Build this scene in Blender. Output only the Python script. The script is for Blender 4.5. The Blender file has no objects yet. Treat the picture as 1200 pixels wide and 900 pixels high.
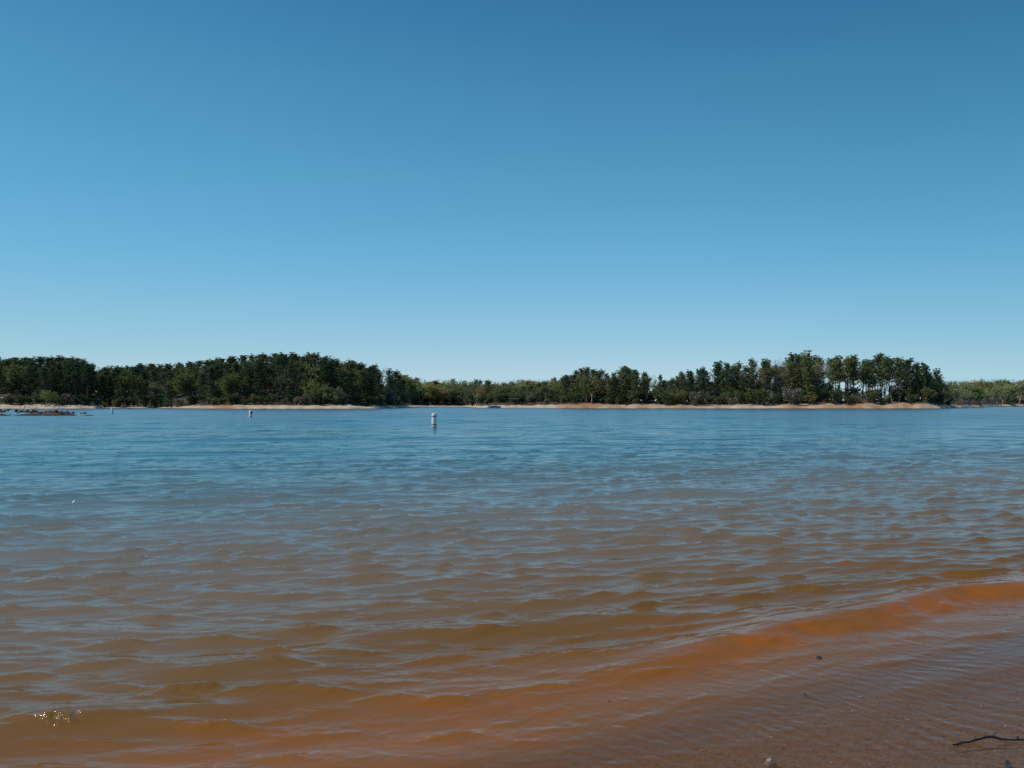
import bpy, math, random
import numpy as np
from mathutils import Vector, Matrix

SC = bpy.context.scene
COL = SC.collection
R = math.radians
rng = np.random.default_rng(7)
random.seed(7)

# ------------------------------------------------------------------ camera
F = 930.0                      # focal length in pixels of the 1200 px wide photograph
HOR = 473.5                    # row of the horizon
EYE = 1.7
PITCH = math.atan((HOR - 450) / F)
cam = bpy.data.objects.new('camera', bpy.data.cameras.new('camera'))
COL.objects.link(cam)
cam.location = (0, 0, EYE)
cam.rotation_euler = (R(90) + PITCH, 0, 0)
cam.data.lens = F / 1200 * 36
cam.data.sensor_width = 36
cam.data.clip_start = 0.05
cam.data.clip_end = 12000
SC.camera = cam

# ------------------------------------------------------------------ light
SUN_AZ, SUN_EL = R(-97), R(47)          # clockwise from the view direction (+Y)
sdir = Vector((math.sin(SUN_AZ) * math.cos(SUN_EL), math.cos(SUN_AZ) * math.cos(SUN_EL), math.sin(SUN_EL)))
world = bpy.data.worlds.new('World')
SC.world = world
world.use_nodes = True
wt = world.node_tree
wt.nodes.clear()
wo = wt.nodes.new('ShaderNodeOutputWorld')
wb = wt.nodes.new('ShaderNodeBackground')
wb.inputs['Strength'].default_value = 0.10
sky = wt.nodes.new('ShaderNodeTexSky')
sky.sky_type = 'NISHITA'
sky.sun_disc = False
sky.sun_elevation = SUN_EL
sky.sun_rotation = SUN_AZ
sky.air_density = 1.0
sky.dust_density = 0.4
sky.ozone_density = 2.5
# colour of this day's sky against the model sky, by height above the horizon
geo = wt.nodes.new('ShaderNodeTexCoord')
sep = wt.nodes.new('ShaderNodeSeparateXYZ')
wt.links.new(geo.outputs['Generated'], sep.inputs[0])
SKY_RAMP = [(0.0, (.95, 1.22, 1.9)), (.020, (.90, 1.17, 1.74)), (.044, (.85, 1.08, 1.46)), (.068, (.80, 1.05, 1.33)), (.111, (.76, 1.09, 1.27)), (.179, (.645, 1.15, 1.31)),
            (.274, (.555, 1.18, 1.25)), (.371, (.465, 1.10, 1.20)), (.454, (.36, .94, 1.12)), (.8, (.30, .80, 1.0))]
mul = wt.nodes.new('ShaderNodeMix')
mul.data_type = 'RGBA'
mul.blend_type = 'MULTIPLY'
mul.inputs['Factor'].default_value = 1.0
wt.links.new(sky.outputs[0], mul.inputs['A'])
if SKY_RAMP:
    ramp = wt.nodes.new('ShaderNodeValToRGB')
    els = ramp.color_ramp.elements
    while len(els) < len(SKY_RAMP):
        els.new(0.5)
    for e, (p, c) in zip(els, SKY_RAMP):
        e.position = p
        e.color = (c[0], c[1] * 1.01, c[2] * .97, 1)
    wt.links.new(sep.outputs['Z'], ramp.inputs[0])
    wt.links.new(ramp.outputs[0], mul.inputs['B'])
else:
    mul.inputs['B'].default_value = (1, 1, 1, 1)
# darker to both sides: part lens vignette put into the colour, part real sky
rx = wt.nodes.new('ShaderNodeValToRGB')
rx.color_ramp.interpolation = 'B_SPLINE'
e = rx.color_ramp.elements
for q in range(5): e.new(.5)
for q, (p, c) in enumerate([(0, (.80, .84, .83)), (.20, (.80, .84, .83)), (.34, (.95, .97, .96)), (.5, (1, 1, 1)), (.64, (.97, .98, .98)), (.80, (.66, .77, .78)), (1, (.66, .77, .78))]):
    e[q].position = p; e[q].color = (*c, 1)
mx_ = wt.nodes.new('ShaderNodeMath'); mx_.operation = 'MULTIPLY_ADD'; mx_.inputs[1].default_value = .5; mx_.inputs[2].default_value = .5
wt.links.new(sep.outputs['X'], mx_.inputs[0]); wt.links.new(mx_.outputs[0], rx.inputs[0])
mul2 = wt.nodes.new('ShaderNodeMix'); mul2.data_type = 'RGBA'; mul2.blend_type = 'MULTIPLY'; mul2.inputs['Factor'].default_value = 1.0
wt.links.new(mul.outputs['Result'], mul2.inputs['A']); wt.links.new(rx.outputs[0], mul2.inputs['B'])
wt.links.new(mul2.outputs['Result'], wb.inputs['Color'])
wt.links.new(wb.outputs[0], wo.inputs['Surface'])

sun = bpy.data.objects.new('sun', bpy.data.lights.new('sun', 'SUN'))
COL.objects.link(sun)
sun.data.energy = 3.2
sun.data.angle = R(0.53)
sun.data.color = (1.0, 0.93, 0.82)
sun.rotation_euler = (-sdir).to_track_quat('-Z', 'Y').to_euler()

SC.view_settings.view_transform = 'Standard'
SC.view_settings.look = 'None'
SC.view_settings.exposure = 0.0
SC.view_settings.gamma = 1.0
SC.cycles.max_bounces = 8
SC.cycles.transparent_max_bounces = 12
SC.cycles.caustics_reflective = False
SC.cycles.caustics_refractive = False
SC.cycles.use_denoising = False

# ------------------------------------------------------------------ helpers
def ray(px, py):
    v = Vector(((px - 600) / F, 1.0, (450 - py) / F))
    c, s = math.cos(PITCH), math.sin(PITCH)
    return Vector((v.x, v.y * c - v.z * s, v.y * s + v.z * c))

def at(px, py, Y):
    d = ray(px, py)
    return Vector((0, 0, EYE)) + d * (Y / d.y)

def on_level(px, py, z=0.0):
    d = ray(px, py)
    return Vector((0, 0, EYE)) + d * ((z - EYE) / d.z)

class MB:
    """collects verts and faces for one mesh"""
    def __init__(self):
        self.v, self.f, self.n = [], [], 0
    def add(self, verts, faces):
        verts = np.asarray(verts, float).reshape(-1, 3)
        self.v.append(verts)
        n = self.n
        self.f.extend([tuple(i + n for i in f) for f in faces])
        self.n += len(verts)
    def box(self, c, size, rot=None):
        x, y, z = [s / 2 for s in size]
        p = [Vector((a * x, b * y, d * z)) for d in (-1, 1) for b in (-1, 1) for a in (-1, 1)]
        if rot is not None:
            p = [rot @ q for q in p]
        self.add([tuple(q + Vector(c)) for q in p],
                 [(0, 2, 3, 1), (4, 5, 7, 6), (0, 1, 5, 4), (2, 6, 7, 3), (0, 4, 6, 2), (1, 3, 7, 5)])
    def tube(self, pts, rad, k=7, cap=True):
        pts = [Vector(p) for p in pts]
        V, Fc = [], []
        for i, p in enumerate(pts):
            a = pts[min(i + 1, len(pts) - 1)] - pts[max(i - 1, 0)]
            a.normalize()
            q = Vector((0, 0, 1)) if abs(a.z) < 0.9 else Vector((1, 0, 0))
            b = a.cross(q).normalized()
            c = a.cross(b)
            for j in range(k):
                t = 2 * math.pi * j / k
                V.append(p + (b * math.cos(t) + c * math.sin(t)) * rad[i])
        for i in range(len(pts) - 1):
            for j in range(k):
                Fc.append((i * k + j, i * k + (j + 1) % k, (i + 1) * k + (j + 1) % k, (i + 1) * k + j))
        if cap:
            Fc.append(tuple(range(k)))
            Fc.append(tuple((len(pts) - 1) * k + j for j in reversed(range(k))))
        self.add([tuple(v) for v in V], Fc)
    def lathe(self, prof, k=24, axis_pt=(0, 0, 0)):
        V, Fc = [], []
        for r, z in prof:
            for j in range(k):
                t = 2 * math.pi * j / k
                V.append((axis_pt[0] + r * math.cos(t), axis_pt[1] + r * math.sin(t), axis_pt[2] + z))
        for i in range(len(prof) - 1):
            for j in range(k):
                Fc.append((i * k + j, i * k + (j + 1) % k, (i + 1) * k + (j + 1) % k, (i + 1) * k + j))
        self.add(V, Fc)
    def mesh(self, name, mat=None, smooth=False):
        me = bpy.data.meshes.new(name)
        v = np.concatenate(self.v) if self.v else np.zeros((0, 3))
        me.from_pydata(v.tolist(), [], self.f)
        if mat:
            me.materials.append(mat)
        if smooth:
            me.polygons.foreach_set('use_smooth', [True] * len(me.polygons))
        me.update()
        return me
    def build(self, name, mat, parent=None, smooth=False):
        o = bpy.data.objects.new(name, self.mesh(name, mat, smooth))
        COL.objects.link(o)
        o.parent = parent
        return o

def tag(o, label=None, cat=None, group=None, kind=None):
    if label: o['label'] = label
    if cat: o['category'] = cat
    if group: o['group'] = group
    if kind: o['kind'] = kind
    return o

def empty(name, loc, rz=0.0, scale=1.0):
    o = bpy.data.objects.new(name, None)
    COL.objects.link(o)
    o.location = loc
    o.rotation_euler = (0, 0, rz)
    o.scale = (scale,) * 3
    o.empty_display_size = 0.3
    return o

def new_mat(name):
    m = bpy.data.materials.new(name)
    m.use_nodes = True
    nt = m.node_tree
    b = nt.nodes['Principled BSDF']
    return m, nt, b

def noise_mat(name, c1, c2, scale=5.0, rough=0.8, bump=0.0, detail=4.0, metallic=0.0, spec=0.3, bdist=0.02):
    m, nt, b = new_mat(name)
    tc = nt.nodes.new('ShaderNodeTexCoord')
    n = nt.nodes.new('ShaderNodeTexNoise')
    n.inputs['Scale'].default_value = scale
    n.inputs['Detail'].default_value = detail
    nt.links.new(tc.outputs['Object'], n.inputs['Vector'])
    r = nt.nodes.new('ShaderNodeValToRGB')
    r.color_ramp.elements[0].position = 0.35
    r.color_ramp.elements[1].position = 0.65
    r.color_ramp.elements[0].color = (*c1, 1)
    r.color_ramp.elements[1].color = (*c2, 1)
    nt.links.new(n.outputs['Fac'], r.inputs[0])
    nt.links.new(r.outputs[0], b.inputs['Base Color'])
    b.inputs['Roughness'].default_value = rough
    b.inputs['Metallic'].default_value = metallic
    b.inputs['Specular IOR Level'].default_value = spec
    if bump:
        bp = nt.nodes.new('ShaderNodeBump')
        bp.inputs['Strength'].default_value = bump
        bp.inputs['Distance'].default_value = bdist
        nt.links.new(n.outputs['Fac'], bp.inputs['Height'])
        nt.links.new(bp.outputs[0], b.inputs['Normal'])
    return m

def sstep(a, b, x):
    t = np.clip((x - a) / (b - a), 0, 1)
    return t * t * (3 - 2 * t)

_perm = np.random.default_rng(3).random((256, 256))
def vnoise(x, y):
    """smooth value noise, 0..1"""
    xi, yi = np.floor(x).astype(int), np.floor(y).astype(int)
    fx, fy = x - xi, y - yi
    fx, fy = fx * fx * (3 - 2 * fx), fy * fy * (3 - 2 * fy)
    g = lambda i, j: _perm[i & 255, j & 255]
    return (g(xi, yi) * (1 - fx) + g(xi + 1, yi) * fx) * (1 - fy) + (g(xi, yi + 1) * (1 - fx) + g(xi + 1, yi + 1) * fx) * fy

def fbm(x, y, o=4):
    s, a, t = 0, 1, 0
    for i in range(o):
        s = s + a * vnoise(x * 2 ** i + 17 * i, y * 2 ** i + 5 * i)
        t += a
        a *= .5
    return s / t

# ------------------------------------------------------------------ lie of the land
SH_N = np.array([-0.479, 0.878])        # from the near shore out into the lake
def shore_s(x, y):
    return SH_N[0] * x + SH_N[1] * y

def tab(pts):
    a = np.array(pts, float)
    return lambda p: np.interp(p, a[:, 0], a[:, 1])

# distance of the far waterline, height of the bank behind it, tree-top line, red clay share, by bearing
WATERLINE = tab([(-400, 250), (0, 263), (70, 266), (112, 285), (125, 322), (185, 322), (215, 300), (250, 272), (300, 262), (400, 262),
                 (440, 285), (465, 335), (480, 440), (500, 455), (545, 470), (560, 345), (580, 322), (640, 318), (680, 298), (740, 290),
                 (900, 285), (1080, 285), (1105, 300), (1130, 352), (1150, 420), (1176, 570), (1210, 630), (1700, 640)])
BANK = tab([(-400, 1.4), (0, 1.4), (60, 1.6), (115, 1.0), (200, .75), (260, 1.35), (400, 1.3), (470, .8), (500, 1.3), (545, .8),
            (600, 1.2), (650, 1.35), (680, 1.9), (760, 1.7), (900, 1.75), (960, 2.1), (1000, 1.7), (1015, 2.4), (1035, 1.7), (1060, 2.3),
            (1085, 2.2), (1105, 1.5), (1150, 1.2), (1180, 1.6), (1700, 1.7)])
TOPS = tab([(-400, 420), (0, 420), (40, 419.5), (75, 419), (95, 420), (105, 426), (120, 430), (150, 430), (160, 426), (190, 428), (230, 424),
            (260, 421), (280, 418), (320, 415), (350, 414), (375, 416), (400, 422), (420, 426), (445, 430), (470, 438), (480, 442), (520, 444),
            (560, 444.5), (580, 445.5), (620, 444), (655, 443), (668, 438), (676, 431.5), (690, 432), (705, 431), (720, 435), (735, 430),
            (742, 432), (755, 438), (762, 434), (766, 440), (771, 452), (775, 441), (784, 447), (800, 437), (815, 433), (830, 431), (845, 425),
            (860, 428), (875, 419), (885, 420), (900, 423), (920, 417), (940, 414), (960, 418), (985, 417), (1000, 417), (1010, 420),
            (1030, 417.5), (1055, 419), (1075, 425), (1090, 428), (1098, 437), (1106, 452), (1110, 447), (1140, 443.5), (1200, 443), (1700, 443)])
CLAY = tab([(-400, .2), (0, .15), (100, .2), (240, .35), (266, .8), (285, .35), (330, .05), (640, .05), (670, .9), (690, .8), (720, .45), (800, .55), (880, .35),
            (1000, .65), (1060, .5), (1100, .35), (1150, .4), (1165, .1), (1700, .2)])
HILL = tab([(-400, 1), (440, 1), (475, .45), (520, .35), (650, .25), (672, 0), (1108, 0), (1160, .3), (1700, .3)])

def polar_q(x, y):
    """depth coordinate and bearing (as photograph column) of a ground point"""
    th = np.arctan2(x, y)
    r = np.hypot(x, y)
    lim = R(40)
    thc = np.clip(th, -lim, lim)
    q = r * np.cos(thc)
    px = 600 + F * np.tan(thc)
    return q, px

def near_bed(x, y):
    s = shore_s(x, y)
    t = x * SH_N[1] - y * SH_N[0]
    s = s + 0.10 * np.sin(t * 0.9 + 1) + 0.25 * (fbm(t * .5 + 9, s * .3, 3) - .5)
    z = np.where(s < 1.35, (1.35 - s) * 0.10, -(s - 1.35) * 0.036)
    z = np.where(s > 4, -(2.65 * .036) - (s - 4) * 0.06, z)
    z = np.where(s < -6, 0.735 + (-6 - s) * .06, z)
    z = np.minimum(z, 3.0 + 2 * fbm(x * .02, y * .02))
    return np.maximum(z, -4.0)

def far_land(x, y):
    q, px = polar_q(x, y)
    ys = WATERLINE(px) + (fbm(px * .09, q * 0 + 3.3, 4) - .5) * 16
    d = q - ys
    bank = BANK(px) * (0.85 + .3 * fbm(px * .11 + 40, d * .02, 3))
    z = np.where(d < 0, np.maximum(d * .05, -4.0), bank * (1 - np.exp(-np.maximum(d, 0) / 9.0)) * 1.08)
    yh = ys + 115
    top = 1.7 + (HOR - TOPS(px)) / F * yh - 17.5
    hill = np.maximum(top - bank, 0) * HILL(px)
    z = z + hill * sstep(20, 120, d) + 1.1 * sstep(13, 32, d) + 2.6 * sstep(38, 95, d) * np.minimum(HILL(px) * 3, 1)
    # the wooded point on the right is a narrow spit: it falls back to the lake behind
    isl = sstep(764, 780, px) * (1 - sstep(1104, 1122, px))
    back = -3.0 * sstep(48, 75, d) * (1 - sstep(380, 420, d))
    z = np.where((isl > 0) & (d > 40), z * (1 - isl) + isl * np.where(d > 48, np.maximum(z + back - 2.2 * sstep(48, 75, d) * (1 - sstep(380, 420, d)), -3), z), z)
    return z, d, px

# rubble spit in the water on the left
def spit_z(x, y):
    a = on_level(-60, 487.2); b = on_level(104, 487.0)
    ax, ay, bx, by = a.x, a.y, b.x, b.y
    L2 = (bx - ax) ** 2 + (by - ay) ** 2
    t = np.clip(((x - ax) * (bx - ax) + (y - ay) * (by - ay)) / L2, -.2, 1)
    dd = np.hypot(x - ax - t * (bx - ax), y - ay - t * (by - ay))
    w = 1.2 + 2.2 * (1 - np.clip(t, 0, 1)) ** 0.8
    h = (0.24 + .38 * (1 - np.clip(t, 0, 1))) * (.60 + .9 * fbm(x * .9, y * .5, 3))
    return h * np.exp(-(dd / w) ** 2 * 1.6) * 1.7 - 0.02 - 0.25 * np.minimum(dd / 3, 15)

def ground_z(x, y):
    x = np.asarray(x, float); y = np.asarray(y, float)
    zf, d, px = far_land(x, y)
    return np.maximum(np.maximum(near_bed(x, y), zf), spit_z(x, y))

def gz(x, y):
    return float(ground_z(np.array([x]), np.array([y]))[0])

def grid_mesh(name, X, Y, Z, mat, wrap=False, attrs=None):
    nr, nc = X.shape
    me = bpy.data.meshes.new(name)
    v = np.stack([X, Y, Z], -1).reshape(-1, 3).astype(np.float32)
    i = np.arange(nr - 1)[:, None] * nc
    j = np.arange(nc if wrap else nc - 1)[None, :]
    j2 = (j + 1) % nc
    q = np.stack([i + j, i + j2, i + nc + j2, i + nc + j], -1).reshape(-1, 4)
    me.vertices.add(len(v)); me.vertices.foreach_set('co', v.ravel())
    me.loops.add(q.size); me.loops.foreach_set('vertex_index', q.ravel().astype(np.int32))
    me.polygons.add(len(q))
    me.polygons.foreach_set('loop_start', (np.arange(len(q)) * 4).astype(np.int32))
    me.polygons.foreach_set('use_smooth', np.ones(len(q), bool))
    me.materials.append(mat)
    for k, a in (attrs or {}).items():
        at_ = me.attributes.new(k, 'FLOAT', 'POINT')
        at_.data.foreach_set('value', a.astype(np.float32).ravel())
    me.update(calc_edges=True)
    me.validate()
    o = bpy.data.objects.new(name, me)
    COL.objects.link(o)
    return o

# ------------------------------------------------------------------ ground
def ground_material():
    m, nt, b = new_mat('shore_earth')
    N, L = nt.nodes.new, nt.links.new
    def attr(n):
        a = N('ShaderNodeAttribute'); a.attribute_name = n; return a.outputs['Fac']
    g = N('ShaderNodeNewGeometry')
    def noise(scale, detail=5):
        n = N('ShaderNodeTexNoise'); n.inputs['Scale'].default_value = scale; n.inputs['Detail'].default_value = detail
        L(g.outputs['Position'], n.inputs['Vector']); return n.outputs['Fac']
    def mixc(f, a, bb):
        x = N('ShaderNodeMix'); x.data_type = 'RGBA'
        if isinstance(f, float): x.inputs['Factor'].default_value = f
        else: L(f, x.inputs['Factor'])
        for s, c in (('A', a), ('B', bb)):
            if isinstance(c, tuple): x.inputs[s].default_value = (*c, 1)
            else: L(c, x.inputs[s])
        return x.outputs['Result']
    def rng_(v, a, bb, lo=0., hi=1.):
        x = N('ShaderNodeMapRange'); L(v, x.inputs['Value'])
        x.inputs['From Min'].default_value = a; x.inputs['From Max'].default_value = bb
        x.inputs['To Min'].default_value = lo; x.inputs['To Max'].default_value = hi
        return x.outputs['Result']
    def mth(op, a, bb):
        x = N('ShaderNodeMath'); x.operation = op
        for i, c in enumerate((a, bb)):
            if isinstance(c, (float, int)): x.inputs[i].default_value = c
            else: L(c, x.inputs[i])
        return x.outputs[0]
    big, mid, fine = noise(.12), noise(1.1), noise(60, 6)
    pale = mixc(rng_(mid, .35, .65), (.50, .37, .25), (.60, .46, .33))
    clay = mixc(rng_(mid, .3, .7), (.36, .17, .08), (.46, .25, .13))
    far = mixc(rng_(mth('ADD', attr('clay'), mth('MULTIPLY', mth('SUBTRACT', big, .5), 1.2)), .3, .7), pale, clay)
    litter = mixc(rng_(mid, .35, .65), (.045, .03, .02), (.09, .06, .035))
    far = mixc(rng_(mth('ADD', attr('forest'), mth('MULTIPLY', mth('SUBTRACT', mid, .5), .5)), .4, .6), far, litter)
    near = mixc(rng_(fine, .38, .62), (.150, .082, .046), (.27, .160, .092))
    speck = mixc(rng_(noise(230, 2), .66, .72), near, (.30, .21, .13))
    speck = mixc(rng_(noise(33, 3), .60, .68), speck, (.07, .042, .028))
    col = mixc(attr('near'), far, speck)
    # scattered litter and low weeds on the open bank
    far_ = N('ShaderNodeMapping'); far_.inputs['Scale'].default_value = (.35, .8, 1); L(g.outputs['Position'], far_.inputs['Vector'])
    n5 = N('ShaderNodeTexNoise'); n5.inputs['Scale'].default_value = 1.0; n5.inputs['Detail'].default_value = 6; n5.inputs['Roughness'].default_value = .7; L(far_.outputs[0], n5.inputs['Vector'])
    col = mixc(mth('MULTIPLY', rng_(n5.outputs['Fac'], .52, .66), rng_(attr('height'), .5, 1.6, 0, .8)), col, (.10, .07, .04))
    wet = rng_(mth('ADD', attr('height'), mth('MULTIPLY', mth('SUBTRACT', mid, .5), .12)), .10, .30, .38, 1.)
    hsv = N('ShaderNodeHueSaturation'); L(col, hsv.inputs['Color']); 
    wetn = mixc(attr('near'), (1., 1., 1.), (1., 1., 1.))
    w2 = mth('MAXIMUM', wet, attr('near'))
    L(w2, hsv.inputs['Value'])
    L(hsv.outputs[0], b.inputs['Base Color'])
    b.inputs['Roughness'].default_value = .85
    b.inputs['Specular IOR Level'].default_value = .25
    bp = N('ShaderNodeBump'); bp.inputs['Strength'].default_value = .6; bp.inputs['Distance'].default_value = .006
    L(fine, bp.inputs['Height']); L(bp.outputs[0], b.inputs['Normal'])
    return m

def make_ground():
    th = np.concatenate([np.radians(np.linspace(-180, -46, 70)[:-1]), np.radians(np.linspace(-46, 46, 640)), np.radians(np.linspace(46, 180, 70)[1:-1])])
    r = np.concatenate([[.01, .5], np.geomspace(1.2, 16, 170), np.geomspace(17, 95, 30)[:-1], np.linspace(95, 132, 60), np.linspace(135, 235, 20),
                        np.linspace(238, 560, 250), np.linspace(565, 760, 70), np.geomspace(790, 4500, 30)])
    Rr, T = np.meshgrid(r, th, indexing='ij')
    X, Y = Rr * np.sin(T), Rr * np.cos(T)
    Z = ground_z(X, Y)
    zf, d, px = far_land(X, Y)
    near = 1 - sstep(30, 60, Rr)
    rough = (fbm(X * .35, Y * .35, 4) - .5) * .8 * sstep(1, 12, d) + (fbm(X * .04, Y * .04, 4) - .5) * 1.5 * sstep(30, 80, d)
    Z = Z + np.where(Z > 0, rough * (1 - near), 0)
    Z = Z + near * (fbm(X * 3, Y * 3, 3) - .5) * .012
    clay = CLAY(px)
    clay = np.where((Rr < 200), .45, clay)
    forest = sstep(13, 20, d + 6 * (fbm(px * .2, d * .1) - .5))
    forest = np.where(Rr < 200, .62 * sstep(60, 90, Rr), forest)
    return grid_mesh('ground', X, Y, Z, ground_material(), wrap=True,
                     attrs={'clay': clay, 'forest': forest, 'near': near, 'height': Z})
tag(make_ground(), kind='structure')

# ------------------------------------------------------------------ water
def water_material():
    m = bpy.data.materials.new('lake_water')
    m.use_nodes = True
    nt = m.node_tree
    nt.nodes.clear()
    N, L = nt.nodes.new, nt.links.new
    out = N('ShaderNodeOutputMaterial')
    def attr(n):
        a = N('ShaderNodeAttribute'); a.attribute_name = n; return a.outputs['Fac']
    def mth(op, a, bb=None):
        x = N('ShaderNodeMath'); x.operation = op
        for i, c in enumerate((a, bb)):
            if c is None: continue
            if isinstance(c, (float, int)): x.inputs[i].default_value = c
            else: L(c, x.inputs[i])
        return x.outputs[0]
    def rng_(v, a, bb, lo=0., hi=1.):
        x = N('ShaderNodeMapRange'); L(v, x.inputs['Value'])
        x.inputs['From Min'].default_value = a; x.inputs['From Max'].default_value = bb
        x.inputs['To Min'].default_value = lo; x.inputs['To Max'].default_value = hi
        return x.outputs['Result']
    g = N('ShaderNodeNewGeometry')
    # silt in the water: red-orange at the edge, olive, then the clear blue-green of the deep lake
    nz = N('ShaderNodeTexNoise'); nz.inputs['Scale'].default_value = .55; nz.inputs['Detail'].default_value = 4
    L(g.outputs['Position'], nz.inputs['Vector'])
    sl = mth('ADD', attr('silt'), mth('MULTIPLY', mth('SUBTRACT', nz.outputs['Fac'], .5), .06))
    ramp = N('ShaderNodeValToRGB')
    stops = [(.08, (.225, .115, .052)), (.185, (.255, .112, .034)), (.225, (.245, .096, .022)), (.262, (.184, .091, .025)), (.33, (.190, .134, .088)), (.39, (.172, .168, .150)), (.455, (.112, .165, .175)),
             (.52, (.060, .162, .200)), (.60, (.036, .150, .205)), (.75, (.028, .160, .230)), (1., (.022, .160, .240))]
    els = ramp.color_ramp.elements
    while len(els) < len(stops): els.new(.5)
    for e, (p, c) in zip(els, stops):
        e.position = p; e.color = (*c, 1)
    L(sl, ramp.inputs[0])
    # silt stirred up under the last breaking wavelet
    st = N('ShaderNodeMix'); st.data_type = 'RGBA'; L(ramp.outputs[0], st.inputs['A']); st.inputs['B'].default_value = (.350, .106, .014, 1)
    n3 = N('ShaderNodeTexNoise'); n3.inputs['Scale'].default_value = 3.8; n3.inputs['Detail'].default_value = 6; n3.inputs['Roughness'].default_value = .65
    L(g.outputs['Position'], n3.inputs['Vector'])
    L(mth('MINIMUM', mth('MULTIPLY', attr('stir'), rng_(n3.outputs['Fac'], .38, .62, .12, 1.12)), 1.0), st.inputs['Factor'])
    # fine ripples
    mp = N('ShaderNodeMapping'); mp.inputs['Rotation'].default_value = (0, 0, R(-14)); mp.inputs['Scale'].default_value = (.42, 1, 1)
    L(g.outputs['Position'], mp.inputs['Vector'])
    n1 = N('ShaderNodeTexNoise'); n1.inputs['Scale'].default_value = 24; n1.inputs['Detail'].default_value = 4; n1.inputs['Roughness'].default_value = .6
    n1.inputs['Distortion'].default_value = .4
    L(mp.outputs[0], n1.inputs['Vector'])
    bp = N('ShaderNodeBump'); bp.inputs['Distance'].default_value = .022
    L(attr('ripple'), bp.inputs['Strength'])
    L(n1.outputs['Fac'], bp.inputs['Height'])
    fr = N('ShaderNodeFresnel'); fr.inputs['IOR'].default_value = 1.333
    L(bp.outputs[0], fr.inputs['Normal'])
    gl = N('ShaderNodeBsdfGlossy'); gl.distribution = 'GGX'
    L(bp.outputs[0], gl.inputs['Normal'])
    L(attr('gloss'), gl.inputs['Roughness'])
    df = N('ShaderNodeBsdfDiffuse')
    up = N('ShaderNodeCombineXYZ'); up.inputs[2].default_value = 1
    nm = N('ShaderNodeMix'); nm.data_type = 'VECTOR'; nm.inputs['Factor'].default_value = .35
    L(g.outputs['Normal'], nm.inputs['A']); L(up.outputs[0], nm.inputs['B'])
    nn = N('ShaderNodeVectorMath'); nn.operation = 'NORMALIZE'; L(nm.outputs['Result'], nn.inputs[0])
    L(nn.outputs[0], df.inputs['Normal'])
    L(st.outputs['Result'], df.inputs['Color'])
    tr = N('ShaderNodeBsdfTransparent'); tr.inputs[0].default_value = (.95, .87, .74, 1)
    clear = mth('POWER', 2.718, mth('MULTIPLY', attr('depth'), -30.0))
    body = N('ShaderNodeMixShader')
    L(clear, body.inputs[0]); L(df.outputs[0], body.inputs[1]); L(tr.outputs[0], body.inputs[2])
    # a choppy surface never mirrors fully at a glancing angle
    mix = N('ShaderNodeMixShader')
    L(mth('MINIMUM', fr.outputs[0], rng_(attr('gloss'), .05, .27, 1.0, .92)), mix.inputs[0]); L(body.outputs[0], mix.inputs[1]); L(gl.outputs[0], mix.inputs[2])
    L(mix.outputs[0], out.inputs['Surface'])
    return m

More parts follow.
